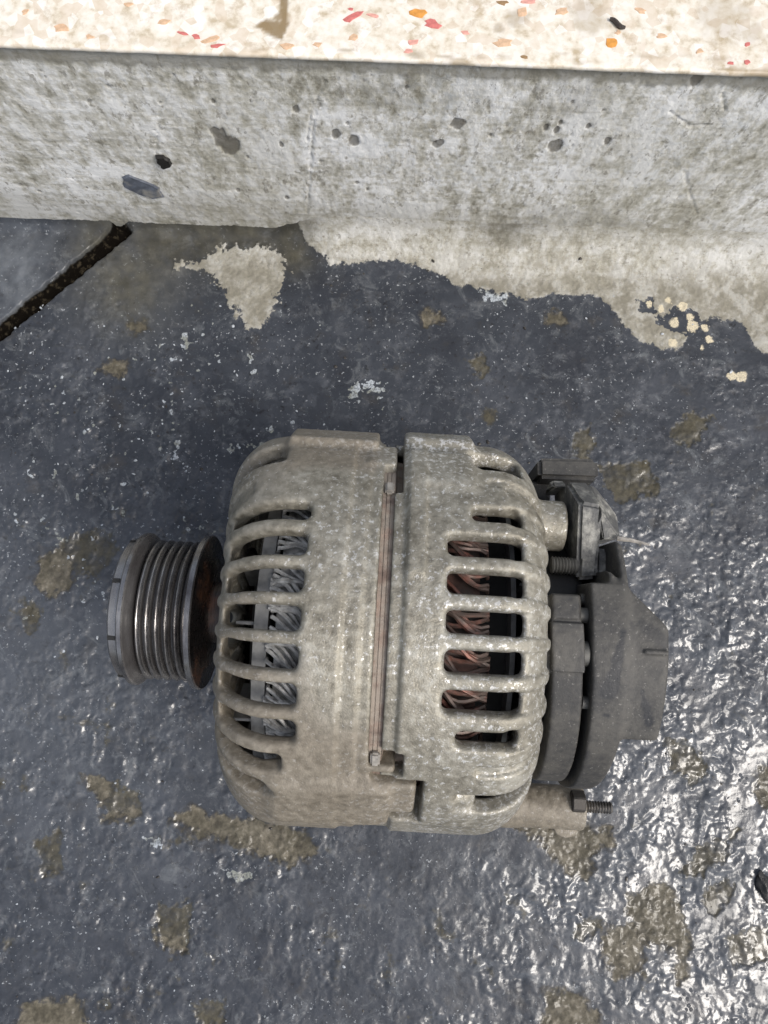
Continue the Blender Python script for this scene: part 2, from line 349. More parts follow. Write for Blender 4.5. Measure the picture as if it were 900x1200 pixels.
def mat_steel():
    m = NT('worn_pulley_steel')
    n = m.noise(55, 5, 0.6); fine = m.noise(500, 4, 0.6, m.stretch(3, 0.4, 0.4))
    c = m.cramp(n, [(0.3, (0.13, 0.12, 0.118)), (0.55, (0.33, 0.32, 0.315)), (0.75, (0.52, 0.51, 0.49))])
    c = m.mix(m.at('rust'), c, m.cramp(n, [(0.46, (0.012, 0.009, 0.008)), (0.56, (0.032, 0.016, 0.010)), (0.70, (0.17, 0.065, 0.025))]))
    c = m.mix(m.at('dark_tone'), c, (0.022, 0.02, 0.02))
    met = m.math('MULTIPLY', m.math('SUBTRACT', 1.0, m.at('rust')), m.math('SUBTRACT', 0.95, m.math('MULTIPLY', m.at('dark_tone'), 0.85)))
    return m.out(c, m.ramp(fine, 0.3, 0.7, 0.20, 0.36), met, m.bump(fine, 0.2, 0.0004))
M_floor, M_riser, M_terr, M_cast, M_plast, M_steel = mat_floor(), mat_riser(), mat_terrazzo(), mat_cast(), mat_plastic(), mat_steel()
M_dark = mat_plain('dark_interior', (0.012, 0.012, 0.012), 0.7)  # near-black stands in for shade inside the casing, notches and voids
M_lam = mat_plain('rusty_laminations', (0.20, 0.145, 0.115), 0.7, 0.0, 0.5, 260, 0.6, (0.30, 0.26, 0.215), 0.55)
M_copper = mat_plain('varnished_copper', (0.185, 0.082, 0.062), 0.42, 0.35, 0.7, 220, 0.2, (0.10, 0.088, 0.078), 0.65)
M_grey_wire = mat_plain('greyed_winding', (0.44, 0.435, 0.42), 0.45, 0.25, 0.5, 300, 0.2, (0.08, 0.075, 0.07), 0.3)
M_fan = mat_plain('grey_fan_steel', (0.20, 0.20, 0.195), 0.5, 0.5, 0.3, 300, 0.1)
M_stud = mat_plain('dark_stud_steel', (0.16, 0.15, 0.14), 0.35, 0.85, 0.4, 600, 0.2)
M_hollow = mat_plain('blackened_hollow', (0.05, 0.045, 0.04), 0.5, 0.4)
M_clip = mat_plain('dull_clip', (0.30, 0.28, 0.25), 0.45, 0.2)
M_chip = mat_plain('slate_paint', (0.11, 0.125, 0.155), 0.45, 0.0, 0.4, 300, 0.4, (0.30, 0.29, 0.26), 0.3)
M_black = mat_plain('black_debris', (0.016, 0.015, 0.014), 0.35, 0.0, 0.5, 500, 0.4)
M_twig = mat_plain('brown_black_bark', (0.045, 0.035, 0.028), 0.6, 0.0, 0.4, 600, 0.3)
CH = {k: mat_plain('chip_'+k, c, 0.4, 0.0, 0.22, 500, 0.05) for k, c in dict(tan=(0.62, 0.42, 0.27), red=(0.56, 0.17, 0.15), pink=(0.68, 0.34, 0.28), orange=(0.64, 0.29, 0.06), brown=(0.30, 0.19, 0.09)).items()}

# ------------------------------------------------------------------ floor
def G(pts): return [ground(*p) for p in pts]
fx = axis_coords(-226, 226, 0.52, -2500, 2500); fy = axis_coords(-196, 203, 0.52, -2500, 203.0)
X, Y = np.meshgrid(fx, fy, indexing='ij')
inner = (np.abs(X) < 240) & (Y > -215)
f1 = fbm(X/24, Y/24, 3, 1); f2 = fbm(X/7.5, Y/7.5, 3, 5); f3 = fbm(X/2.2, Y/2.2, 2, 9); f0 = fbm(X/80, Y/80, 2, 3)
def blob(cx, cy, r):
    gx, gy = ground(cx, cy); s = r*0.43; return np.exp(-((X-gx)**2+(Y-gy)**2)/(2*s*s))
def patches(polys, jag=2.0):
    out = np.full(X.shape, -30, np.float32)
    for P in polys:
        P = G(P); xs = [p[0] for p in P]; ys = [p[1] for p in P]
        i0, i1 = np.searchsorted(fx, (min(xs)-12, max(xs)+12)); j0, j1 = np.searchsorted(fy, (min(ys)-12, max(ys)+12))
        s = (slice(i0, i1), slice(j0, j1))
        out[s] = np.maximum(out[s], poly_sd(X[s], Y[s], P))
    return out + jag*(f2*2.6 + f3*1.3 + f1*0.8)
bl = [(-400, 262), (0, 254), (60, 258), (150, 262), (200, 264), (300, 262), (345, 262), (358, 285), (372, 298), (395, 312), (450, 306), (480, 310), (505, 318), (540, 335), (580, 342), (620, 350), (655, 342), (690, 345),
      (715, 358), (730, 378), (745, 395), (775, 412), (800, 402), (815, 380), (840, 372), (870, 378), (885, 408), (900, 415), (1200, 430)]
B = np.array(G(bl)); bare = (Y - np.interp(X, B[:, 0], B[:, 1])) + 3.2*f2 + 1.2*f3 + 2*f1
bare = np.maximum(bare, patches([[(208, 312), (240, 303), (262, 290), (325, 290), (338, 318), (325, 352), (305, 382), (288, 388), (276, 362), (262, 340), (238, 318)]], 2.2))
bare = np.where(Y > 170, bare, np.minimum(bare, 3))
hole = patches([[(768, 372), (790, 360), (808, 362), (828, 378), (815, 392), (780, 390)], [(745, 352), (765, 350), (768, 366), (750, 366)]], 1.5)
bare = np.where(hole > 0, np.minimum(bare, -hole), bare)
peel = patches([[(42, 662), (72, 640), (84, 662), (80, 690), (58, 698), (46, 690)], [(205, 957), (225, 946), (262, 958), (320, 964), (362, 980), (370, 1000), (345, 1012), (300, 1000), (268, 985), (225, 976)],
                [(92, 905), (115, 905), (132, 925), (120, 940)], [(600, 968), (640, 965), (716, 970), (718, 986), (695, 1005), (690, 1032), (665, 1022), (640, 992)],
                [(735, 1052), (778, 1030), (806, 1085), (808, 1145), (795, 1152), (786, 1112), (742, 1095)], [(712, 1085), (745, 1080), (752, 1140), (722, 1146), (702, 1110)],
                [(640, 1165), (670, 1158), (702, 1190), (692, 1215), (636, 1215)], [(30, 1176), (88, 1168), (112, 1215), (10, 1215)], [(885, 905), (905, 900), (905, 950), (890, 945)],
                [(116, 432), (135, 420), (150, 426), (140, 440)], [(150, 380), (166, 374), (176, 386), (160, 392)], [(185, 1100), (205, 1098), (218, 1112), (200, 1118)],
                [(490, 366), (515, 366), (518, 378), (496, 378)], [(640, 366), (662, 368), (660, 382), (642, 380)], [(120, 955), (160, 950), (168, 958), (130, 962)]], 1.6)
brown = patches([[(70, 645), (92, 624), (130, 624), (138, 645), (116, 674), (80, 672)], [(108, 908), (166, 935), (168, 956), (128, 958), (105, 925)], [(785, 500), (812, 480), (832, 490), (820, 515), (796, 528)],
                 [(180, 1055), (222, 1060), (216, 1115), (190, 1112)], [(232, 1172), (262, 1174), (258, 1202), (228, 1198)], [(780, 862), (800, 868), (828, 892), (830, 912), (812, 920), (786, 898)],
                 [(795, 1022), (822, 990), (866, 972), (850, 1000), (815, 1028)], [(822, 1060), (836, 1036), (856, 1030), (856, 1062), (838, 1078)], [(672, 505), (692, 500), (690, 555), (676, 560)],
                 [(700, 545), (760, 540), (770, 575), (720, 590)], [(545, 420), (568, 420), (576, 436), (556, 440)], [(850, 1100), (905, 1080), (905, 1130), (860, 1130)], [(25, 700), (50, 715), (45, 745), (25, 740)],
                 [(40, 985), (70, 975), (75, 1020), (50, 1030)], [(675, 1085), (705, 1075), (700, 1098), (680, 1100)]], 1.8)
brown = np.maximum(brown, (f1*0.8+f2*0.6-0.55)*7 - 12*sstep(60, 120, Y))
# the saw cut running off to the left, and its stained shoulder
gp0, gp1 = np.array(ground(-40, 420)), np.array(ground(150, 266)); gd = gp1-gp0; L = np.hypot(*gd); gd = gd/L
gwob = 0.5*vnoise(X/19, Y/19, 88)+0.9*f2+0.4*f3; gt = (X-gp0[0])*gd[0]+(Y-gp0[1])*gd[1]; gn = -(X-gp0[0])*gd[1]+(Y-gp0[1])*gd[0] + 0.6*f2
gn = gn+gwob
grv = (1-sstep(3.2, 5.0, np.abs(gn)))*(1-sstep(L-3, L+2, gt))*(gt > -12)
damp = np.maximum(grv*0.8, 0)
for c in [(190, 285, 38), (240, 272, 38), (290, 270, 40), (340, 285, 26), (150, 330, 40), (120, 285, 28), (590, 268, 25), (345, 300, 18)]: damp = np.maximum(damp, blob(*c)*0.85*np.clip(0.9+0.5*f2, 0, 1))
damp = np.where((bare > 0) & (Y < 196), damp*0.25, damp)
# glossy bumpy regions
amp = 0.15 + 0.9*np.clip(blob(840, 860, 240)+blob(800, 760, 90)+0.6*blob(900, 1120, 120), 0, 1) + 1.3*blob(20, 830, 150) + 0.34*blob(180, 1000, 250) + 0.22*blob(560, 1150, 200) + 0.9*blob(60, 540, 140) + 0.6*blob(110, 390, 60)
amp = amp*(1-0.75*np.clip(blob(480, 420, 190)+0.9*blob(500, 1010, 70)+blob(330, 400, 90), 0, 1))
gloss = np.clip(0.40 + 0.7*np.clip(amp-0.2, 0, 1) + 0.25*f1, 0.2, 1.0)*(1-0.8*sstep(30, 80, Y+6*f1))
gloss = np.clip(gloss, 0.06, 1)*(1-0.8*grv)
amp = np.clip(amp*(1+2.2*f1+1.3*fbm(X/40, Y/40, 2, 77)), 0.06, 1.3)*(bare < 0)
worm = fbm(X/7.5+0.5*f1, Y/7.5+0.4*f2, 2, 21)*1.5 + 0.38*fbm(X/3.4, Y/3.4, 2, 27) - 1.6*np.clip(fbm(X/4.2, Y/4.2, 2, 23)-0.25, 0, 1)
h = 0.9*f0 + 0.45*f1 + 0.10*f2 + amp*(0.60*worm + 0.10*f3 + 0.22*f2)
cells = fbm(X/1.5, Y/1.5, 2, 31)
h += 0.16*np.clip(cells-0.28, 0, 1)*amp*3
h -= 0.45*sstep(-0.6, 0.8, peel)*(bare < 0) - 0.0
h += 0.5*sstep(-0.5, 0.5, peel)*fbm(X/3.2, Y/3.2, 3, 41)
h -= 0.5*sstep(-0.5, 1, brown); h += 0.35*sstep(-0.8, 0.8, bare) + (bare > 0)*(0.35*f3+0.35*f2)
h -= 5.0*grv
cv = 7.0+15.0*sstep(-70, -30, X); dd = np.clip(Y-(YR-cv), 0, cv-0.01); h += cv-np.sqrt(cv*cv-dd*dd)
for (cx, cy, r) in [(195, 640, 60), (450, 738, 0)]: pass
# small white paint flecks, cream drips
fl = np.full(X.shape, -9, np.float32)
reg = np.clip(blob(120, 540, 130)+blob(250, 470, 90)+0.7*blob(60, 640, 90)+0.5*blob(420, 460, 60)+0.45*blob(330, 1040, 260)+0.35*blob(620, 400, 120)+0.4*blob(760, 620, 120), 0, 1)
fl = np.maximum(fl, (fbm(X/4.4, Y/4.4, 3, 51, 0.6)*1.0+0.45*f2+0.5*f1-1.02+0.50*reg)*7)
splat = patches([[(560, 338), (572, 334), (580, 344), (596, 340), (594, 360), (582, 352), (568, 352)], [(408, 454), (420, 446), (452, 450), (456, 462), (438, 466), (425, 460), (412, 466)], [(262, 1018), (298, 1020), (298, 1032), (270, 1030)],
                 [(170, 982), (188, 986), (184, 994), (170, 990)], [(270, 600), (282, 604), (278, 612), (268, 608)], [(266, 520), (282, 524), (276, 534), (266, 530)]], 1.4)
fl = np.maximum(fl, np.minimum(splat, 1.5)-1.0+2.2*f3+1.5*fbm(X/4, Y/4, 2, 55))
cr = np.full(X.shape, -9, np.float32)
for (cx, cy, r) in [(790, 378, 7), (812, 382, 8), (800, 360, 6), (825, 384, 5), (775, 362, 5), (832, 398, 5), (783, 352, 5), (858, 440, 6), (869, 441, 7), (822, 408, 4), (788, 402, 6), (760, 356, 4), (808, 372, 5)]:
    gx, gy = ground(cx, cy); cr = np.maximum(cr, r*0.43-np.hypot(X-gx, (Y-gy)))
cr += 1.0*f3+1.3*f2-0.3
orange = [(574, 487, 9), (562, 428, 5)]
for (cx, cy, r) in orange:
    gx, gy = ground(cx, cy); brown = np.maximum(brown, r*0.43-np.hypot(X-gx, Y-gy)+0.4*f2)
hz = np.clip(0.65*blob(10, 320, 60)*(gn > 3)*np.clip(0.8+0.9*f1+0.6*f2, 0, 1.2) + 0.35*blob(820, 1000, 240)*(0.6+f1) + 0.25*blob(40, 820, 150) + 0.3*blob(150, 340, 45), 0, 1)  # paler paint beside the cut; sky sheen painted in at lower right and left
pit = np.clip(grv*1.1, 0, 1)
h = np.where(inner, h, 0.9*f0+0.4*f1)
far = ~inner
for a in (bare, peel, brown, fl, cr): a[far] = np.minimum(a[far], a[far])
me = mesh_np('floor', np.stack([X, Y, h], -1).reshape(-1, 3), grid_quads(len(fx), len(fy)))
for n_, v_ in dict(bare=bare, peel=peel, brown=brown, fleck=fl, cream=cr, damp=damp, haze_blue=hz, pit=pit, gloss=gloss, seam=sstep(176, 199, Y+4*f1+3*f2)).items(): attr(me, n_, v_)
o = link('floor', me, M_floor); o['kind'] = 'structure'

# loose grit and paint crumbs scattered on the floor
def grit(name, n, seed, spots, mat, smin_, smax_):
    rg = random.Random(seed); bm = bmesh.new()
    for k in range(n):
        px, py, sp = spots[rg.randrange(len(spots))]; gx, gy = ground(px+rg.gauss(0, sp), py+rg.gauss(0, sp))
        i = min(max(int(np.searchsorted(fx, gx)), 0), len(fx)-1); j = min(max(int(np.searchsorted(fy, gy)), 0), len(fy)-1)
        if gy > 196: continue
        r_ = smin_+(smax_-smin_)*rg.random()**3
        vs = bmesh.ops.create_icosphere(bm, subdivisions=1, radius=1)['verts']; a = rg.uniform(0, 6.3); sx, sy, sz = r_*rg.uniform(0.7, 1.7), r_*rg.uniform(0.6, 1), r_*rg.uniform(0.25, 0.6)
        for v in vs:
            q = rg.uniform(0.75, 1.2); x, y, z = v.co.x*sx*q, v.co.y*sy*q, v.co.z*sz
            v.co = Vector((gx+x*cos(a)-y*sin(a), gy+x*sin(a)+y*cos(a), float(h[i, j])+z+sz*0.4))
    me_ = bm_mesh(name, bm); o_ = link(name, me_, mat); o_['kind'] = 'stuff'
M_grit = mat_plain('pale_grit', (0.40, 0.43, 0.46), 0.4, 0.0, 0.4, 300)
M_mud = mat_plain('dark_grit', (0.03, 0.026, 0.022), 0.35, 0.0, 0.5, 300)
grit('pale_grit', 150, 21, [(90, 520, 60), (170, 450, 60), (230, 430, 70), (80, 620, 50), (250, 560, 30), (330, 1050, 120), (120, 1020, 90), (620, 420, 90), (800, 380, 50), (560, 1120, 90), (30, 400, 40)], M_grit, 0.25, 0.95)
grit('dark_grit', 170, 22, [(200, 1050, 150), (600, 420, 120), (100, 500, 90), (830, 900, 70), (720, 1120, 100), (450, 440, 80), (300, 180, 5)], M_mud, 0.35, 1.2)

# ------------------------------------------------------------------ riser of the step
rx = axis_coords(-178, 178, 0.6, -2500, 2500); rz = np.arange(-4, HT-2.4, 0.6, dtype=np.float32)
X, Z = np.meshgrid(rx, rz, indexing='ij')
g1 = fbm(X/40, Z/30, 4, 61); g2 = fbm(X/6, Z/11, 4, 62); g3 = fbm(X/1.8, Z/3.4, 2, 63); g4 = fbm(X/22, Z/2.2, 3, 64)
dep = 0.22*g1 + 0.32*g2*1.0 + 0.06*g4 + 0.16*g3
pit = np.zeros(X.shape, np.float32); stain = np.zeros(X.shape, np.float32)
def rb(px, py, r, asp=1.0):
    cx, cz = riser(px, py); s = r*(0.27 if r < 10 else 0.31); return 1-sstep(s*0.75, s*1.15, np.hypot((X-cx)/asp, (Z-cz)/1.9)+0.9*s*g2)
for q in [(259, 163, 13), (270, 170, 14), (650, 172, 9, 1.4), (652, 153, 6), (657, 144, 4), (640, 150, 4), (815, 94, 7, 1.3), (690, 148, 4), (712, 164, 6), (514, 168, 6, 1.3), (537, 146, 8, 1.5), (547, 279, 6), (347, 128, 5), (330, 170, 4), (415, 165, 7, 1.4), (395, 158, 6, 1.4), (250, 119, 3), (337, 232, 4), (102, 220, 4), (245, 268, 4)]: pit = np.maximum(pit, rb(*q)*0.85)
rng = random.Random(7)
for k in range(90):
    pit = np.maximum(pit, rb(rng.uniform(-10, 910), rng.uniform(70, 290), rng.choice((1.2, 1.5, 1.8, 2.2, 2.8)), rng.uniform(0.8, 1.6))*rng.uniform(0.3, 0.7))
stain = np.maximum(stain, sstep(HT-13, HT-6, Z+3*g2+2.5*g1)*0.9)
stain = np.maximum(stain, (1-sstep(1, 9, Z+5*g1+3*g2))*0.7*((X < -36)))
for q in [(602, 80, 22, 1.6), (520, 105, 30, 2.5), (640, 262, 40, 2.6), (690, 262, 30, 3), (450, 105, 26, 3), (660, 110, 30, 2.2)]: stain = np.maximum(stain, rb(*q)*0.5*np.clip(0.7+0.7*g2, 0, 1))
def crack(pts, wd):
    global pit, dep
    P = [riser(*p) for p in pts]; dist = np.full(X.shape, 1e9)
    for (ax, az), (bx, bz) in zip(P, P[1:]):
        ex, ez = bx-ax, bz-az; t = np.clip(((X-ax)*ex+(Z-az)*ez)/(ex*ex+ez*ez), 0, 1); dist = np.minimum(dist, np.hypot(X-ax-ex*t, Z-az-ez*t))
    dist = dist+1.1*g2+0.5*g3; k = (1-sstep(wd*0.4, wd, dist))*np.clip(0.65+1.2*g2+0.8*g1, 0, 1); pit = np.maximum(pit, k*0.5); dep -= 0.3*k
crack([(382, 95), (372, 112), (370, 125), (366, 160), (364, 200), (360, 250)], 0.9)
crack([(400, 102), (382, 118), (366, 120), (360, 165)], 0.7)
crack([(203, 88), (200, 105), (186, 135), (183, 180)], 0.7)
crack([(785, 130), (808, 148), (830, 146)], 0.8); crack([(802, 200), (808, 225), (816, 250)], 1.1); crack([(700, 262), (700, 292)], 1.3); crack([(845, 105), (850, 130)], 0.6)
pale = np.zeros(X.shape, np.float32)
for q in [(780, 190, 45, 1.8), (870, 300, 36, 1.2), (520, 110, 34, 2), (560, 210, 40, 2.2), (850, 160, 30, 1.4), (450, 180, 36, 2)]: pale = np.maximum(pale, rb(*q)*0.45*np.clip(0.6+g2, 0, 1))
dep -= 0.6*pit; top = sstep(HT-9, HT-2.4, Z); dep = dep*(1-top) - 0.4*top
me = mesh_np('step_riser', np.stack([X, YR-dep, Z], -1).reshape(-1, 3), grid_quads(len(rx), len(rz)))
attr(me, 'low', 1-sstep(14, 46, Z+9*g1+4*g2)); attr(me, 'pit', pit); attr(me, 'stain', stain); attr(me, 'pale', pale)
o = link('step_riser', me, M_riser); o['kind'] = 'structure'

# ------------------------------------------------------------------ terrazzo tread
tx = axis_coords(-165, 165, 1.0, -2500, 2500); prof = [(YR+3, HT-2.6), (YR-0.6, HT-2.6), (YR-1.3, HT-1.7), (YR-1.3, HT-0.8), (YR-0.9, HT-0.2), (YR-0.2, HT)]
ty = axis_coords(YR+0.8, YR+45, 1.0, YR+0.8, 1200.0); prof += [(float(y), HT) for y in ty]
X = np.repeat(tx[:, None], len(prof), 1); PY = np.repeat(np.array([p[0] for p in prof])[None], len(tx), 0); PZ = np.repeat(np.array([p[1] for p in prof])[None], len(tx), 0)
PY = PY + 0.35*fbm(X/9, X*0+3, 3, 71)*(PY < YR+0.5)
PZ = PZ + 0.12*fbm(X/30, PY/30, 3, 72)*(PY > YR+1)
def tread(px, py): return ground(px, py, HT)
dirt = np.zeros(X.shape, np.float32)
for (px, py, r, v) in [(318, 32, 10, 0.9), (326, 20, 7, 0.8), (330, 8, 6, 0.6), (605, 22, 16, 0.45), (690, 18, 30, 0.35), (585, 33, 8, 0.5), (850, 20, 40, 0.3), (880, 40, 20, 0.3)]:
    cx, cy = tread(px, py); s = r*0.285; dirt = np.maximum(dirt, v*(1-sstep(s*0.5, s*1.2, np.hypot(X-cx, PY-cy)+s*0.5*fbm(X/4, PY/4, 3, 73))))
dirt = np.maximum(dirt, 0.9*sstep(-0.6, 0.6, poly_sd(X.astype(np.float32), PY.astype(np.float32), [tread(*p) for p in [(300, 31), (312, 22), (328, 26), (327, -4), (338, -4), (338, 30), (330, 47), (318, 42)]])+0.9*fbm(X/2.5, PY/2.5, 3, 74)))
dirt = np.maximum(dirt, 0.55*sstep(0.15, 0.5, fbm(X/14, PY/5, 3, 75))*sstep(YR+7, YR+1, PY))
me = mesh_np('terrazzo_tread', np.stack([X, PY, PZ], -1).reshape(-1, 3), grid_quads(len(tx), len(prof)))
attr(me, 'dirt', dirt); TR = link('terrazzo_tread', me, M_terr); TR['kind'] = 'structure'
def flat_chip(name, outline, th, mat, parent=None, z0=0.0, loc=(0, 0, 0), jag=0.0):
    if jag:
        q = []
        for (ax_, ay_), (bx_, by_) in zip(outline, outline[1:]+outline[:1]):
            for t in (0, 0.33, 0.66): q.append((ax_+(bx_-ax_)*t+random.uniform(-jag, jag), ay_+(by_-ay_)*t+random.uniform(-jag, jag)))
        outline = q
    bm = bmesh.new(); f = bm.faces.new([bm.verts.new((x, y, z0)) for x, y in outline])
    r = bmesh.ops.extrude_face_region(bm, geom=[f]); vs = [v for v in r['geom'] if isinstance(v, bmesh.types.BMVert)]
    c = sum((v.co for v in vs), Vector())/len(vs)
    for v in vs: v.co = c+(v.co-c)*0.9; v.co.z += th
    o = link(name, bm_mesh(name, bm), mat, parent); o.location = Vector(loc)*MM; return o
rng = random.Random(11)
chips = [(72, 33, 10, 7, 0, 'tan'), (193, 25, 9, 5, 10, 'tan'), (412, 20, 15, 6, 25, 'red'), (411, 11, 4, 3, 0, 'red'), (437, 18, 8, 3, -10, 'pink'), (491, 15, 15, 7, 5, 'orange'), (507, 28, 12, 6, -15, 'red'), (484, 50, 9, 5, 15, 'pink'),
         (590, 50, 13, 6, 0, 'tan'), (612, 14, 7, 6, 60, 'tan'), (717, 50, 9, 7, 0, 'orange'), (724, 38, 5, 3, 30, 'tan'), (876, 52, 4, 3.5, 0, 'red'), (875, 73, 6, 3.5, 0, 'red'), (857, 74, 5, 3, 0, 'red'), (230, 43, 6, 4, 0, 'red'), (247, 46, 13, 4, 20, 'tan'),
         (253, 54, 12, 3, 15, 'red'), (214, 39, 8, 2.5, -15, 'red'), (335, 54, 10, 5, 0, 'tan'), (415, 44, 8, 5, 10, 'tan'), (615, 67, 6, 3, 0, 'brown'), (658, 13, 10, 5, 20, 'tan'), (372, 52, 7, 4, 0, 'tan'), (588, 3, 9, 4, 0, 'brown'), (478, 60, 6, 4, 0, 'pink'),
         (620, 2, 12, 3, 0, 'pink'), (150, 5, 7, 3, 0, 'tan'), (30, 14, 6, 4, 40, 'tan'), (775, 42, 7, 4, 0, 'tan'), (820, 60, 6, 4, 30, 'tan'), (105, 43, 6, 3, 0, 'tan'), (545, 38, 6, 4, 0, 'pink'), (750, 12, 8, 4, -20, 'tan')]
for (px, py, a, b, rot, kind) in chips:
    cx, cy = tread(px, py); n = 9; out = []
    for k in range(n):
        t = 2*pi*k/n + rng.uniform(-0.22, 0.22); q = rng.uniform(0.6, 1.25); u, v = a*0.285*cos(t)*q, b*0.285*sin(t)*q; ro = radians(rot)
        out.append((u*cos(ro)-v*sin(ro), u*sin(ro)+v*cos(ro)))
    flat_chip('stone_chip', out, 0.22, CH[kind], TR, -0.05, (cx, cy, HT))

# ------------------------------------------------------------------ loose bits
def thing(o, label, cat, group=None):
    o['label'] = label; o['category'] = cat
    if group: o['group'] = group
    return o
def on_riser(name, pts, th, mat):
    W = [riser(*p) for p in pts]; cx = sum(p[0] for p in W)/len(W); cz = sum(p[1] for p in W)/len(W)
    o = flat_chip(name, [(x-cx, z-cz) for x, z in W], th, mat, jag=0.5)
    o.rotation_euler = (pi/2, 0, 0); o.location = Vector((cx, YR-0.3, cz))*MM; return o
thing(on_riser('paint_flake', [(143, 206), (150, 204), (168, 210), (186, 219), (192, 230), (180, 232), (160, 226), (145, 218)], 0.7, M_chip), 'slate blue paint flake stuck to the pale concrete riser', 'paint flake')
thing(on_riser('dirt_crumb', [(183, 181), (190, 180), (200, 186), (201, 192), (192, 195), (185, 189)], 1.6, M_black), 'small black crumb on the concrete riser above the blue paint flake', 'crumb')
a_, b_ = tread(714, 24), tread(732, 35)
tw = tubes('twig', [[(a_[0]+(b_[0]-a_[0])*t, a_[1]+(b_[1]-a_[1])*t+0.5*sin(t*7), HT+0.75) for t in np.linspace(0, 1, 9)]], [lambda t: 0.55+0.35*sin(pi*t)])
thing(link('twig', tw, M_twig), 'short dark twig lying on the cream terrazzo tread', 'twig')
bm = bmesh.new(); bmesh.ops.create_icosphere(bm, subdivisions=3, radius=1); cx, cy = ground(897, 1040)
for v in bm.verts:
    n = vnoise(np.array([v.co.x*1.7+v.co.z]), np.array([v.co.y*1.7]), 5)[0]; v.co = Vector((v.co.x*3.6*(1+0.6*n), v.co.y*7*(1+0.5*n), max(-0.6, v.co.z*2.0*(1+0.5*n))))
o = link('debris_lump', bm_mesh('debris_lump', bm, True, 60), M_black); o.location = (cx*MM, cy*MM, 0.001); o.rotation_euler = (0, 0, radians(25))
thing(o, 'glossy black lump of debris on the wet floor right of the alternator stud', 'debris')

# ------------------------------------------------------------------ the alternator (its own frame: X along the shaft, Z up, mm)
AX = radians(-1.0); ZC = 78.0
ALT = bpy.data.objects.new('alternator', None); COL.objects.link(ALT)
ogx, ogy = ground(450, 736, ZC); ALT.location = (ogx*MM, ogy*MM, 0); ALT.rotation_euler = (0, 0, AX)
ALT.empty_display_size = 0.05
thing(ALT, 'dirty cast aluminium car alternator with ribbed pulley lying on wet dark floor', 'alternator')
def part(name, me, mat, parent=None):
    o = link(name, me, mat, parent or ALT)
    if parent is None: o.location = (0, 0, ZC*MM)
    return o
def sector(phi, c): return (phi-c+pi) % (2*pi)-pi
def lug(A, PY_, PZ_, pc, a0, a1, r1, r2, ht, rr):           # block on the rim: angle, axial span, radial span, tangential half width
    c, s = cos(radians(pc)), sin(radians(pc)); rad_ = PY_*s+PZ_*c; tan_ = PY_*c-PZ_*s
    return rbox3(A-(a0+a1)/2, rad_-(r1+r2)/2, tan_, (a1-a0)/2, (r2-r1)/2, ht, rr)
def rough_cast(V, amp=0.09):
    n = vnoise(V[:, 0]/3.1+V[:, 2]*0.21, V[:, 1]/3.1+V[:, 2]*0.27, 81)+0.6*vnoise(V[:, 0]/1.4+V[:, 2]*0.5, V[:, 1]/1.4-V[:, 2]*0.4, 82)
    rho = np.hypot(V[:, 1], V[:, 2])+1e-3; V[:, 1] += amp*n*V[:, 1]/rho; V[:, 2] += amp*n*V[:, 2]/rho; return V
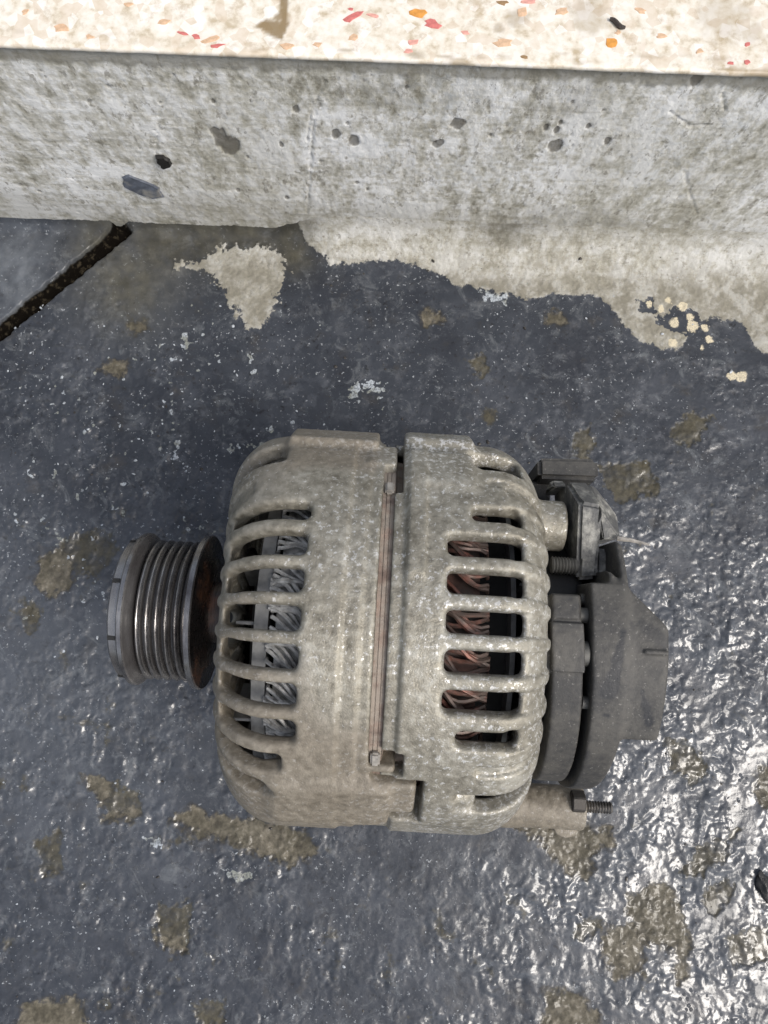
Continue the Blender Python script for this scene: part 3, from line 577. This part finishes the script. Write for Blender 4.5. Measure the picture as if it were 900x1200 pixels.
def front_housing():
    (A, Yv, Zv), ax = volume((-68, -82, -80), (14, 82, 79.5), 0.72)
    rho = np.sqrt(Yv*Yv+Zv*Zv); phi = np.arctan2(Yv, Zv); sn = np.clip(np.sin(phi), 0, 1)
    Aw = A + 6.0*sn**3*sstep(-30, -50, A)*1.0
    R = 74.2 - 0.9*sstep(-13.6, -12.9, A) - 0.7*sstep(-7.7, -7.2, A)
    def solid(a0, a1, r, rc):
        am = (a0+a1)/2; u = np.where(Aw < am, Aw, am) ; u = rho-r
        qa = np.maximum(a0+rc-Aw, 0); qr = np.maximum(rho-(r-rc), 0)
        d = np.where((Aw < a0+rc) & (rho > r-rc), np.sqrt(qa*qa+qr*qr)-rc, np.maximum(a0-Aw, rho-r))
        return np.maximum(d, A-a1)
    shell = smax(solid(-55.5, -3.0, R, 23), -solid(-50.0, 4, 68.6, 18), 0.8)
    shell = smax(shell, 24-rho, 1.0)
    k = np.round((np.degrees(phi)-1.9)/9.3); pc = np.radians(1.9+9.3*k); u = sector(phi, pc)*rho
    act = (k >= -3) & (k <= 3) | (k >= 10) | (k <= -11)
    hw = 3.95*rho/74 - 0.8*(k == 3)
    ac, ha = -37.9, 12.1
    d = rbox2(u, Aw-ac, hw, ha, 2.2); d = np.where(act, np.maximum(d, 44-rho), 9)
    shell = smax(shell, -d, 2.4)
    gk = np.where((k >= -3) & (k <= 4), rbox2(u, Aw+57, hw*0.92, 12, 2.0), 9); shell = smax(shell, -np.maximum(gk, -(shell+0.9)), 1.4)
    dg = np.where((k >= -5) & (k <= -4), np.maximum(rbox2(u, Aw+44, hw*0.95, 14, 2.0), -(shell+3.2)), 9)
    shell = smax(shell, -dg, 1.5)
    tg = np.maximum(rbox2(sector(phi, radians(55))*rho, Aw+47, 7.5*rho/74, 10.5, 2.5), -(shell+30)); shell = smax(shell, -np.maximum(tg, 30-rho), 1.6)
    fh = np.where(act, rbox2(u, rho-40, 3.55*rho/74, 9, 1.6), 9); shell = smax(shell, -np.maximum(fh, A+45), 1.2)
    for args, kk in (((67, -38, -5.6, 60, 76.6, 9.5, 1.2), 3), ((57, -9, 1.2, 60, 73.8, 8.5, 1.4), 1.2), ((-50, -33, 4.6, 62, 75, 11.5, 2), 6), ((-34, -6, 5.4, 62, 73.2, 4.0, 1.2), 1.2), ((-46.5, -6, 12.6, 62, 73.8, 8.0, 1.4), 1.5), ((180, -40, -6, 60, 77.4, 8, 2), 5), ((118, -30, 3, 62, 75, 7, 2), 4), ((-125, -30, 3, 62, 75, 8, 2), 4)):
        c = lug(A, Yv, Zv, *args); shell = smin(shell, np.maximum(c, 60-rho), kk)
    # cut the stator window and the two dark notches
    ws = np.maximum(np.abs(np.degrees(sector(phi, radians(4))))-39, A-40)
    shell = smax(shell, -np.maximum(np.maximum(-3.0-A, np.abs(np.degrees(sector(phi, radians(2))))-37), -100), 0.8)
    V, Q = nets('h', shell, ax); return V, Q
def rear_housing():
    (A, Yv, Zv), ax = volume((-4, -80, -80), (66, 82, 79.5), 0.72)
    rho = np.sqrt(Yv*Yv+Zv*Zv); phi = np.arctan2(Yv, Zv); dg_ = np.degrees(phi)
    R = 72.4 + 1.5*sstep(5.0, 5.6, A) + 0.9*sstep(5.2, 5.6, A)*sstep(11.8, 11.0, A)*sstep(12, 15, dg_)
    rc = 19.0
    def solid(a0, a1, r, rc):
        qa = np.maximum(A-(a1-rc), 0); qr = np.maximum(rho-(r-rc), 0)
        d = np.where((A > a1-rc) & (rho > r-rc), np.sqrt(qa*qa+qr*qr)-rc, np.maximum(A-a1, rho-r)); return np.maximum(d, a0-A)
    shell = smax(solid(0.9, 53.5, R, rc), -solid(-4, 48, 68.0, 14), 0.8); shell = smax(shell, 40-rho, 1.0)
    k = np.round((dg_-3.3)/9.6); pc = np.radians(3.3+9.6*k); u = sector(phi, pc)*rho
    act = (k >= -3) & (k <= 3) | (k >= 11) | (k <= -10)
    short = (k == 3)*4.2 + (k == -3)*2.6
    hw = (3.65 - 0.9*((k == 3) | (k == -3)))*rho/74
    d = rbox2(u, A-(29.6+short), hw, 11.4-short*0.9, 2.0); d = np.where(act, np.maximum(d, 44-rho), 9); shell = smax(shell, -d, 2.2)
    for pcc, a0, a1, hwd, dep in ((56.5, 26, 45, 7.8, 30), (-47, 24, 56, 5.0, 3.0), (44, 32, 56, 2.0, 1.2), (-34.5, 30, 56, 1.8, 1.6)):
        dd_ = rbox2(sector(phi, radians(pcc))*rho, A-(a0+a1)/2, hwd*rho/74, (a1-a0)/2, 2.0)
        shell = smax(shell, -np.maximum(np.maximum(dd_, -(shell+dep)), 44-rho), 1.4)
    for args, kk in (((69, 3.6, 29, 60, 77.6, 8, 1.8), 4), ((49, 3.6, 27, 62, 74.6, 10, 2), 5), ((-52, 14, 30, 62, 73.2, 9, 2), 4), ((-56, 5, 16, 62, 73.0, 6, 2), 2), ((180, 4, 32, 60, 77.4, 8, 2), 5), ((118, 4, 26, 62, 75, 7, 2), 4), ((-125, 4, 40, 62, 76, 9, 2), 5)):
        shell = smin(shell, np.maximum(lug(A, Yv, Zv, *args), 60-rho), kk)
    gk = np.where((k >= -3) & (k <= 4), rbox2(u, A-50, 3.6*rho/74, 12, 2.0), 9)
    shell = smax(shell, -np.maximum(gk, -(shell+1.0)), 1.4)
    # boss towards the brush holder
    b = np.maximum(np.sqrt((Yv-41)**2+(Zv-27)**2)-9.3, np.maximum(46-A, A-63.5))
    shell = smin(shell, b, 2.5)
    shell = smax(shell, -np.maximum(np.maximum(A-3.6, np.abs(dg_-58)-19), 55-rho), 0.6)
    shell = smax(shell, -np.maximum(np.maximum(A-7.9, np.abs(dg_+34)-3.6), 55-rho), 0.5)
    shell = smax(shell, -np.maximum(np.maximum(A-14.8, np.abs(dg_+48)-9.5), 55-rho), 0.5)
    V, Q = nets('h', shell, ax); return V, Q
def grime_shade_front(V):
    g = 0.34 + 0.8*sstep(0.0, -0.65, V[:, 1]/74) + 0.75*sstep(48, 60, V[:, 1])*sstep(-42, -34, V[:, 0])*sstep(-4, -9, V[:, 0]) - 0.25*sstep(-25, -15, V[:, 0])*sstep(45, 20, np.abs(V[:, 1]))  # brown grime, plus the casting's shaded left and lower side painted in
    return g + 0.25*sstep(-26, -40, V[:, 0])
def grime_shade_rear(V): return 0.04 + 0.22*sstep(-0.35, -0.8, V[:, 1]/74) + 0.15*sstep(15, 3, V[:, 0]) + 0.4*sstep(-40, -62, V[:, 2])
V, Q = front_housing(); me = mesh_np('front_housing', rough_cast(V), Q); attr(me, 'grime_shade', grime_shade_front(V)); FH = part('front_housing', me, M_cast)
FH['label'] = 'brownish grimed pulley end casting'
V, Q = rear_housing(); me = mesh_np('rear_housing', rough_cast(V), Q); attr(me, 'grime_shade', grime_shade_rear(V)); RH = part('rear_housing', me, M_cast)
RH['label'] = 'paler pitted casting at the cover end'

# stator laminations showing in the gap
prof = [(-4.5, 62)]
for i in range(9): a = -4.5+i*1.4; prof += [(a, 70.6), (a+1.1, 70.6), (a+1.15, 70.3), (a+1.38, 70.3)]
prof = [q for q in prof if q[0] <= 1.5] + [(1.6, 66), (8.2, 65), (8.2, 62)]
ST = part('stator_ring', lathe('stator_ring', prof, 180, True), M_lam)
for pc, a0 in ((41, -2.9), (-33.5, -2.9)):
    c, s = cos(radians(pc)), sin(radians(pc)); bm = bmesh.new(); bmesh.ops.create_cube(bm, size=1)
    for v in bm.verts: v.co = Vector((v.co.x*3.0-0.9, v.co.y*5.2, v.co.z*2.0+71.6))
    bmesh.ops.bevel(bm, geom=bm.edges[:], offset=0.6, segments=2, affect='EDGES'); bmesh.ops.rotate(bm, verts=bm.verts, matrix=Matrix.Rotation(-radians(pc), 3, 'X'))
    part('stator_tab', bm_mesh('stator_tab', bm, True), M_clip)
# rotor core, fans
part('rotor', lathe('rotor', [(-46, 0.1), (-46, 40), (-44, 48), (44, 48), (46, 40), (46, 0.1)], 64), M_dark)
def fan(a0, a1, ring0, ring1, rr):
    root = part('fan', lathe('fan', [(ring0, 46), (ring0, rr), (ring1, rr), (ring1, 46)], 72, True), M_fan)
    bl_ = hull('fan_blade', boxpts(a0, a1, -0.6, 0.6, 40, rr-1.5), 0.2, 1)
    for i in range(14):
        b = link('fan_blade', bl_, M_fan, root); b.rotation_euler = (2*pi*i/14+0.12*(i % 3), 0, 0)
fan(-48, -42, -41.8, -37.4, 60.0); fan(44, 49, 40.8, 42.4, 56)
# windings: bundles of strands wrapped round the coil heads
def coil_mesh(name, a0, a1, lean, r, rad, rng):
    paths = []
    for q in range(8):
        lean_ = lean+rng.uniform(-5, 5); ph = radians(-5+q*1.25+rng.uniform(-0.6, 0.6)); bulge = rng.uniform(1.4, 3.4); P = []
        for t in np.linspace(0, 1, 9):
            rr = r + bulge*sin(pi*min(1, t*1.05)) + (q % 2)*0.7; a = a0+(a1-a0)*t; f = ph + radians(lean_)*(t-0.5)*(1-0.7*t) + radians(1.5)*sin(t*5+q)
            P.append((a, rr*sin(f), rr*cos(f)))
        P.append((a1+0.6*(1 if a1 > a0 else -1), (r-3)*sin(f), (r-3)*cos(f))); paths.append(P)
    return tubes(name, paths, rad, 6)
rng = random.Random(3)
for side, args, mat in ((0, (-22, -36.5, 12, 61.0, 0.72), M_grey_wire), (1, (15, 32.5, -13, 61.5, 0.78), M_copper)):
    meshes = [coil_mesh('winding_coil', *args, rng) for _ in range(9)]
    for i in range(38):
        c = part('winding_coil', meshes[rng.randrange(9)], mat); c.rotation_euler = (radians(9.47*i+rng.uniform(-2.4, 2.4)), 0, 0); c.location.x = rng.uniform(-0.6, 0.6)*MM
part('coil_core', lathe('coil_core', [(-35, 59), (-20, 60.5), (-8, 60.5), (-8, 48), (-35, 48)], 72, True), M_grey_wire)
part('coil_core', lathe('coil_core', [(8, 60.5), (15, 61), (30, 59.5), (31, 48), (8, 48)], 72, True), mat_plain('dirty_copper', (0.075, 0.038, 0.03), 0.6, 0.1, 0.6, 250, 0.3, (0.05, 0.045, 0.04), 0.5))

# pulley
pr = [(-101.2, 8), (-101.2, 24.5), (-100.8, 26.6), (-100.0, 27.6), (-96.9, 27.9), (-96.8, 29.2), (-96.2, 29.9), (-94.8, 29.9), (-94.2, 29.3), (-92.8, 27.0), (-91.7, 24.8)]
for i in range(5):
    a = -90.0+i*3.5
    pr += [(a-1.1, 25.7), (a-0.8, 26.7), (a-0.4, 27.3), (a, 27.5), (a+0.4, 27.3), (a+0.8, 26.7), (a+1.1, 25.7), (a+1.45, 24.6), (a+2.05, 24.6)]
pr += [(-73.4, 27.5), (-72.6, 29.8), (-72.0, 30.4), (-70.2, 30.4), (-69.7, 29.8), (-69.6, 24), (-67.6, 20), (-67.4, 12), (-54, 12)]
me = lathe('pulley', pr, 160); co = np.empty(len(me.vertices)*3, np.float32); me.vertices.foreach_get('co', co); co = co.reshape(-1, 3)/MM
rho = np.hypot(co[:, 1], co[:, 2]); dark_tone = ((rho < 26.4) & (co[:, 0] > -93) & (co[:, 0] < -71)).astype(float)*0.9 + ((co[:, 0] > -94.3) & (co[:, 0] < -91.5))*0.8  # darker in the grooves, on the first flange's inner face and the cap
attr(me, 'dark_tone', np.clip(dark_tone + 0.2*(co[:, 0] < -97), 0, 1)); attr(me, 'rust', ((co[:, 0] > -69.75) & (rho < 29.9))*0.95)
PU = part('pulley', me, M_steel); PU.location.y = 2.6*MM
nt = hull('notch_shade', boxpts(-100.2, -97.4, -0.8, 0.8, 24.0, 28.0), 0)  # near-black blocks standing proud in place of the cap's shaded notches
for ph in (20, -24, 66, 110, 155, 200, 245, 290):
    c = link('notch_shade', nt, M_dark, PU); c.rotation_euler = (-radians(ph), 0, 0)
nose = lathe('bearing_nose', [(-62, 12), (-61.5, 20), (-60, 23), (-55, 27), (-54, 27)], 72); attr(nose, 'grime_shade', np.full(len(nose.vertices), 0.8)); part('bearing_nose', nose, M_dark).location.y = 2.0*MM

# rear: cover, rectifier plate, brush holder and their fixings
(A, Yv, Zv), ax = volume((60, -60, -58), (98, 44, 60), 0.7)
rho = np.sqrt(Yv*Yv+Zv*Zv); phid = np.degrees(np.arctan2(Yv, Zv)); lean = 3.2*np.clip(-phid/60, 0, 1.2)
cap = smax(smax(rho-56, (A-80.4), 2.5), 67.2+lean-A, 0.8)
cap = smax(cap, -np.maximum(np.maximum(19.5-Yv, A-77.6), -40-Zv), 0.8)
cap = smax(cap, Yv-35+0.5*(A-78), 1.0)
bump_ = smax(smax(smax(rho-55.2, A-92.8, 2.0), A+Yv-98.5, 1.5), -31.5-Yv, 1.2); bump_ = smax(bump_, 74-A, 0.5)
cap = smin(cap, bump_, 1.2)
cap = smin(cap, smax(smax(rho-56.4, np.abs(Yv+2.2)-0.8, 0.4), np.abs(A-88)-4, 0.5), 0.6)
V, Q = nets('cover', cap, ax); me = mesh_np('rear_cover', V, Q)
wv = np.zeros(len(V))
phv = np.degrees(np.arctan2(V[:, 1], V[:, 2]))
def wetrun(a0, p0, a1, p1, w0, w1):
    t = np.clip(((V[:, 0]-a0)*(a1-a0)+(phv-p0)*(p1-p0))/((a1-a0)**2+(p1-p0)**2), 0, 1)
    d = np.hypot(V[:, 0]-a0-(a1-a0)*t, (phv-p0-(p1-p0)*t)*0.95) + 0.7*vnoise(V[:, 0]/3, V[:, 1]/3, 91); ww = w0+(w1-w0)*t
    return 1-sstep(ww-0.4, ww+0.4, d)
wv = np.maximum(wetrun(77.2, 4, 73.5, -16, 0.8, 2.9), wetrun(84.5, -16, 88, -27, 0.8, 1.8)); wv = np.maximum(wv, wetrun(73.3, -24.5, 74, -24.7, 1.1, 1.1)); wv = np.maximum(wv, 0.5*wetrun(83, 7, 91, 1, 1.5, 2.2))
attr(me, 'wet', wv); RC = part('rear_cover', me, M_plast); RC['label'] = 'dusty black plastic end cover with a wet run'

(A, Yv, Zv), ax = volume((49, -58, -20), (72, 20, 60), 0.6)
rho = np.sqrt(Yv*Yv+Zv*Zv); phid = np.degrees(np.arctan2(Yv, Zv)); ln = 3.5*np.clip(-phid/62, -0.1, 1.4); Aw = A-ln
ring = smax(rbox2(rho-48.8, Aw-59.6, 5.0, 5.2, 0.9), np.abs(phid+40)-56.5, 0.3)
ring = smin(ring, np.maximum(rbox2(rho-50, Aw-59.6, 5.3, 5.5, 0.8), np.abs(phid+2.2)-8.4), 0.5)
ring = smin(ring, np.maximum(rbox2(rho-50, Aw-59.4, 4.7, 4.6, 0.8), np.abs(phid-11.6)-4.3), 0.5)
ring = smin(ring, np.maximum(rbox2(rho-48, Aw-53.4, 4.6, 1.3, 0.5), np.minimum(np.abs(phid+5)-7, np.abs(phid-12.5)-3.6)), 0.3)
V, Q = nets('ring', ring, ax); me = mesh_np('rectifier_plate', V, Q); attr(me, 'wet', np.zeros(len(V))); RP = part('rectifier_plate', me, M_plast)
part('void_filler', lathe('void_filler', [(46, 0.1), (46, 40), (66, 40), (70, 38), (70, 0.1)], 72), M_dark)  # near-black filler stands in for the shaded void behind the plate
def bolt(a, y, z, r, l, mat=M_stud):
    me_ = lathe('bolt', [(a, 0.1), (a, r), (a+l*0.7, r), (a+l, r*0.7), (a+l, 0.1)], 20, center=(y, z)); return part('bolt', me_, mat)
bolt(64.5, 8.5, 49, 2.6, 3.6, M_plast_b := mat_plain('dusty_bolt', (0.10, 0.098, 0.09), 0.5, 0.2)); bolt(64.8, -4, 50.5, 4.2, 3.0, M_plast_b); bolt(66.5, -20, 46.5, 2.2, 4.0, M_plast_b); bolt(66, 14, 44, 2.0, 4.4, M_plast_b)

def plast(name, pts, bev=0.8, mat=None, wet=0.0):
    me_ = hull(name, pts, bev); attr(me_, 'wet', np.full(len(me_.vertices), wet)); return part(name, me_, mat or M_plast)
M_dust = mat_plain('dusty_grey_plastic', (0.27, 0.265, 0.24), 0.55, 0.15, 0.6, 300, 0.6, (0.055, 0.057, 0.06), 0.6)
BH = plast('brush_holder', [(67, 21, 36), (74, 22, 36), (74.6, 47, 41), (66.2, 48, 41), (64.5, 57.5, 29), (73.5, 58, 28), (67, 21, 12), (74, 22, 12), (65, 57, 5), (73, 57, 5)], 1.2, M_dust)
plast('holder_step', [(60.5, 56, 25), (66, 56, 26), (60.5, 60, 18), (66, 60, 18), (60.5, 56, 6), (66, 56, 6)], 0.8, M_dust)
plast('holder_ear', boxpts(74, 79, 21, 33, 10, 34), 1.4, M_dust)
plast('side_clip', [(73.6, 57, 27), (76, 57, 25), (83.5, 46, 28), (84, 37.5, 30), (77, 36.5, 33), (73.6, 47, 38), (73.6, 57, 8), (83.5, 46, 8), (84, 37.5, 8), (75, 36.5, 8)], 0.5, M_dust)
plast('connector_block', [(57, 61.5, 14), (57, 70, 12), (80.5, 71.0, 12), (81, 62, 14), (57, 60, -14), (57, 68, -14), (80.5, 69.5, -14), (80.5, 60, -14)], 1.6)
plast('connector_foot', boxpts(54, 64, 50, 62, -14, 4), 1.2)
part('contact_pin', tubes('contact_pin', [[(82, 37, 33), (86, 36.6, 34), (90, 36, 33.5), (93.5, 35.4, 33)]], [lambda t: 1.0-0.6*t]), M_clip)
# threaded screw
def threaded(name, a0, a1, r, y, z, pitch, mat):
    pf = [(a0, 0.1)]; a = a0
    while a < a1-pitch: pf += [(a, r*0.84), (a+pitch*0.5, r)]; a += pitch
    pf += [(a1, r*0.8), (a1, 0.1)]; return part(name, lathe(name, pf, 28, center=(y, z), angle=20), mat)
threaded('screw', 58, 67.5, 3.2, 26, 34, 1.1, M_plast_b)

# lower mounting arm with its stud
(A, Yv, Zv), ax = volume((10, -96, -80), (98, -40, -28), 0.7)
arm = capsule(A, Yv, Zv, (22, -74, -46), (60, -76, -50), 6.5, 8.6)
arm = smin(arm, smax(np.sqrt((Yv+75.5)**2+(Zv+50)**2)-9.4, np.abs(A-75)-18.5, 1.2), 3)
arm = smin(arm, rbox3(A-44, Yv+62, Zv+46, 20, 12, 7, 2), 4)
arm = smin(arm, smax(np.sqrt((A-88)**2+(Yv+84)**2)-6.5, np.abs(Zv+66)-10, 1), 3)
V, Q = nets('arm', arm, ax); me = mesh_np('mounting_arm', rough_cast(V, 0.2), Q); attr(me, 'grime_shade', np.full(len(V), 1.0)); MA = part('mounting_arm', me, M_cast)
sd_ = threaded('stud', 90, 106.5, 2.7, -74.5, -49, 1.25, M_stud)
bm = bmesh.new(); bmesh.ops.create_cone(bm, cap_ends=True, segments=6, radius1=5.2, radius2=5.2, depth=6); bmesh.ops.rotate(bm, verts=bm.verts, matrix=Matrix.Rotation(pi/2, 3, 'Y')); bmesh.ops.translate(bm, verts=bm.verts, vec=(89.5, -71.5, -43)); bmesh.ops.bevel(bm, geom=bm.edges[:], offset=0.5, segments=1, affect='EDGES')
part('hollow_block', bm_mesh('hollow_block', bm), M_hollow)  # dark hex block added in place of the dark hollow in the arm
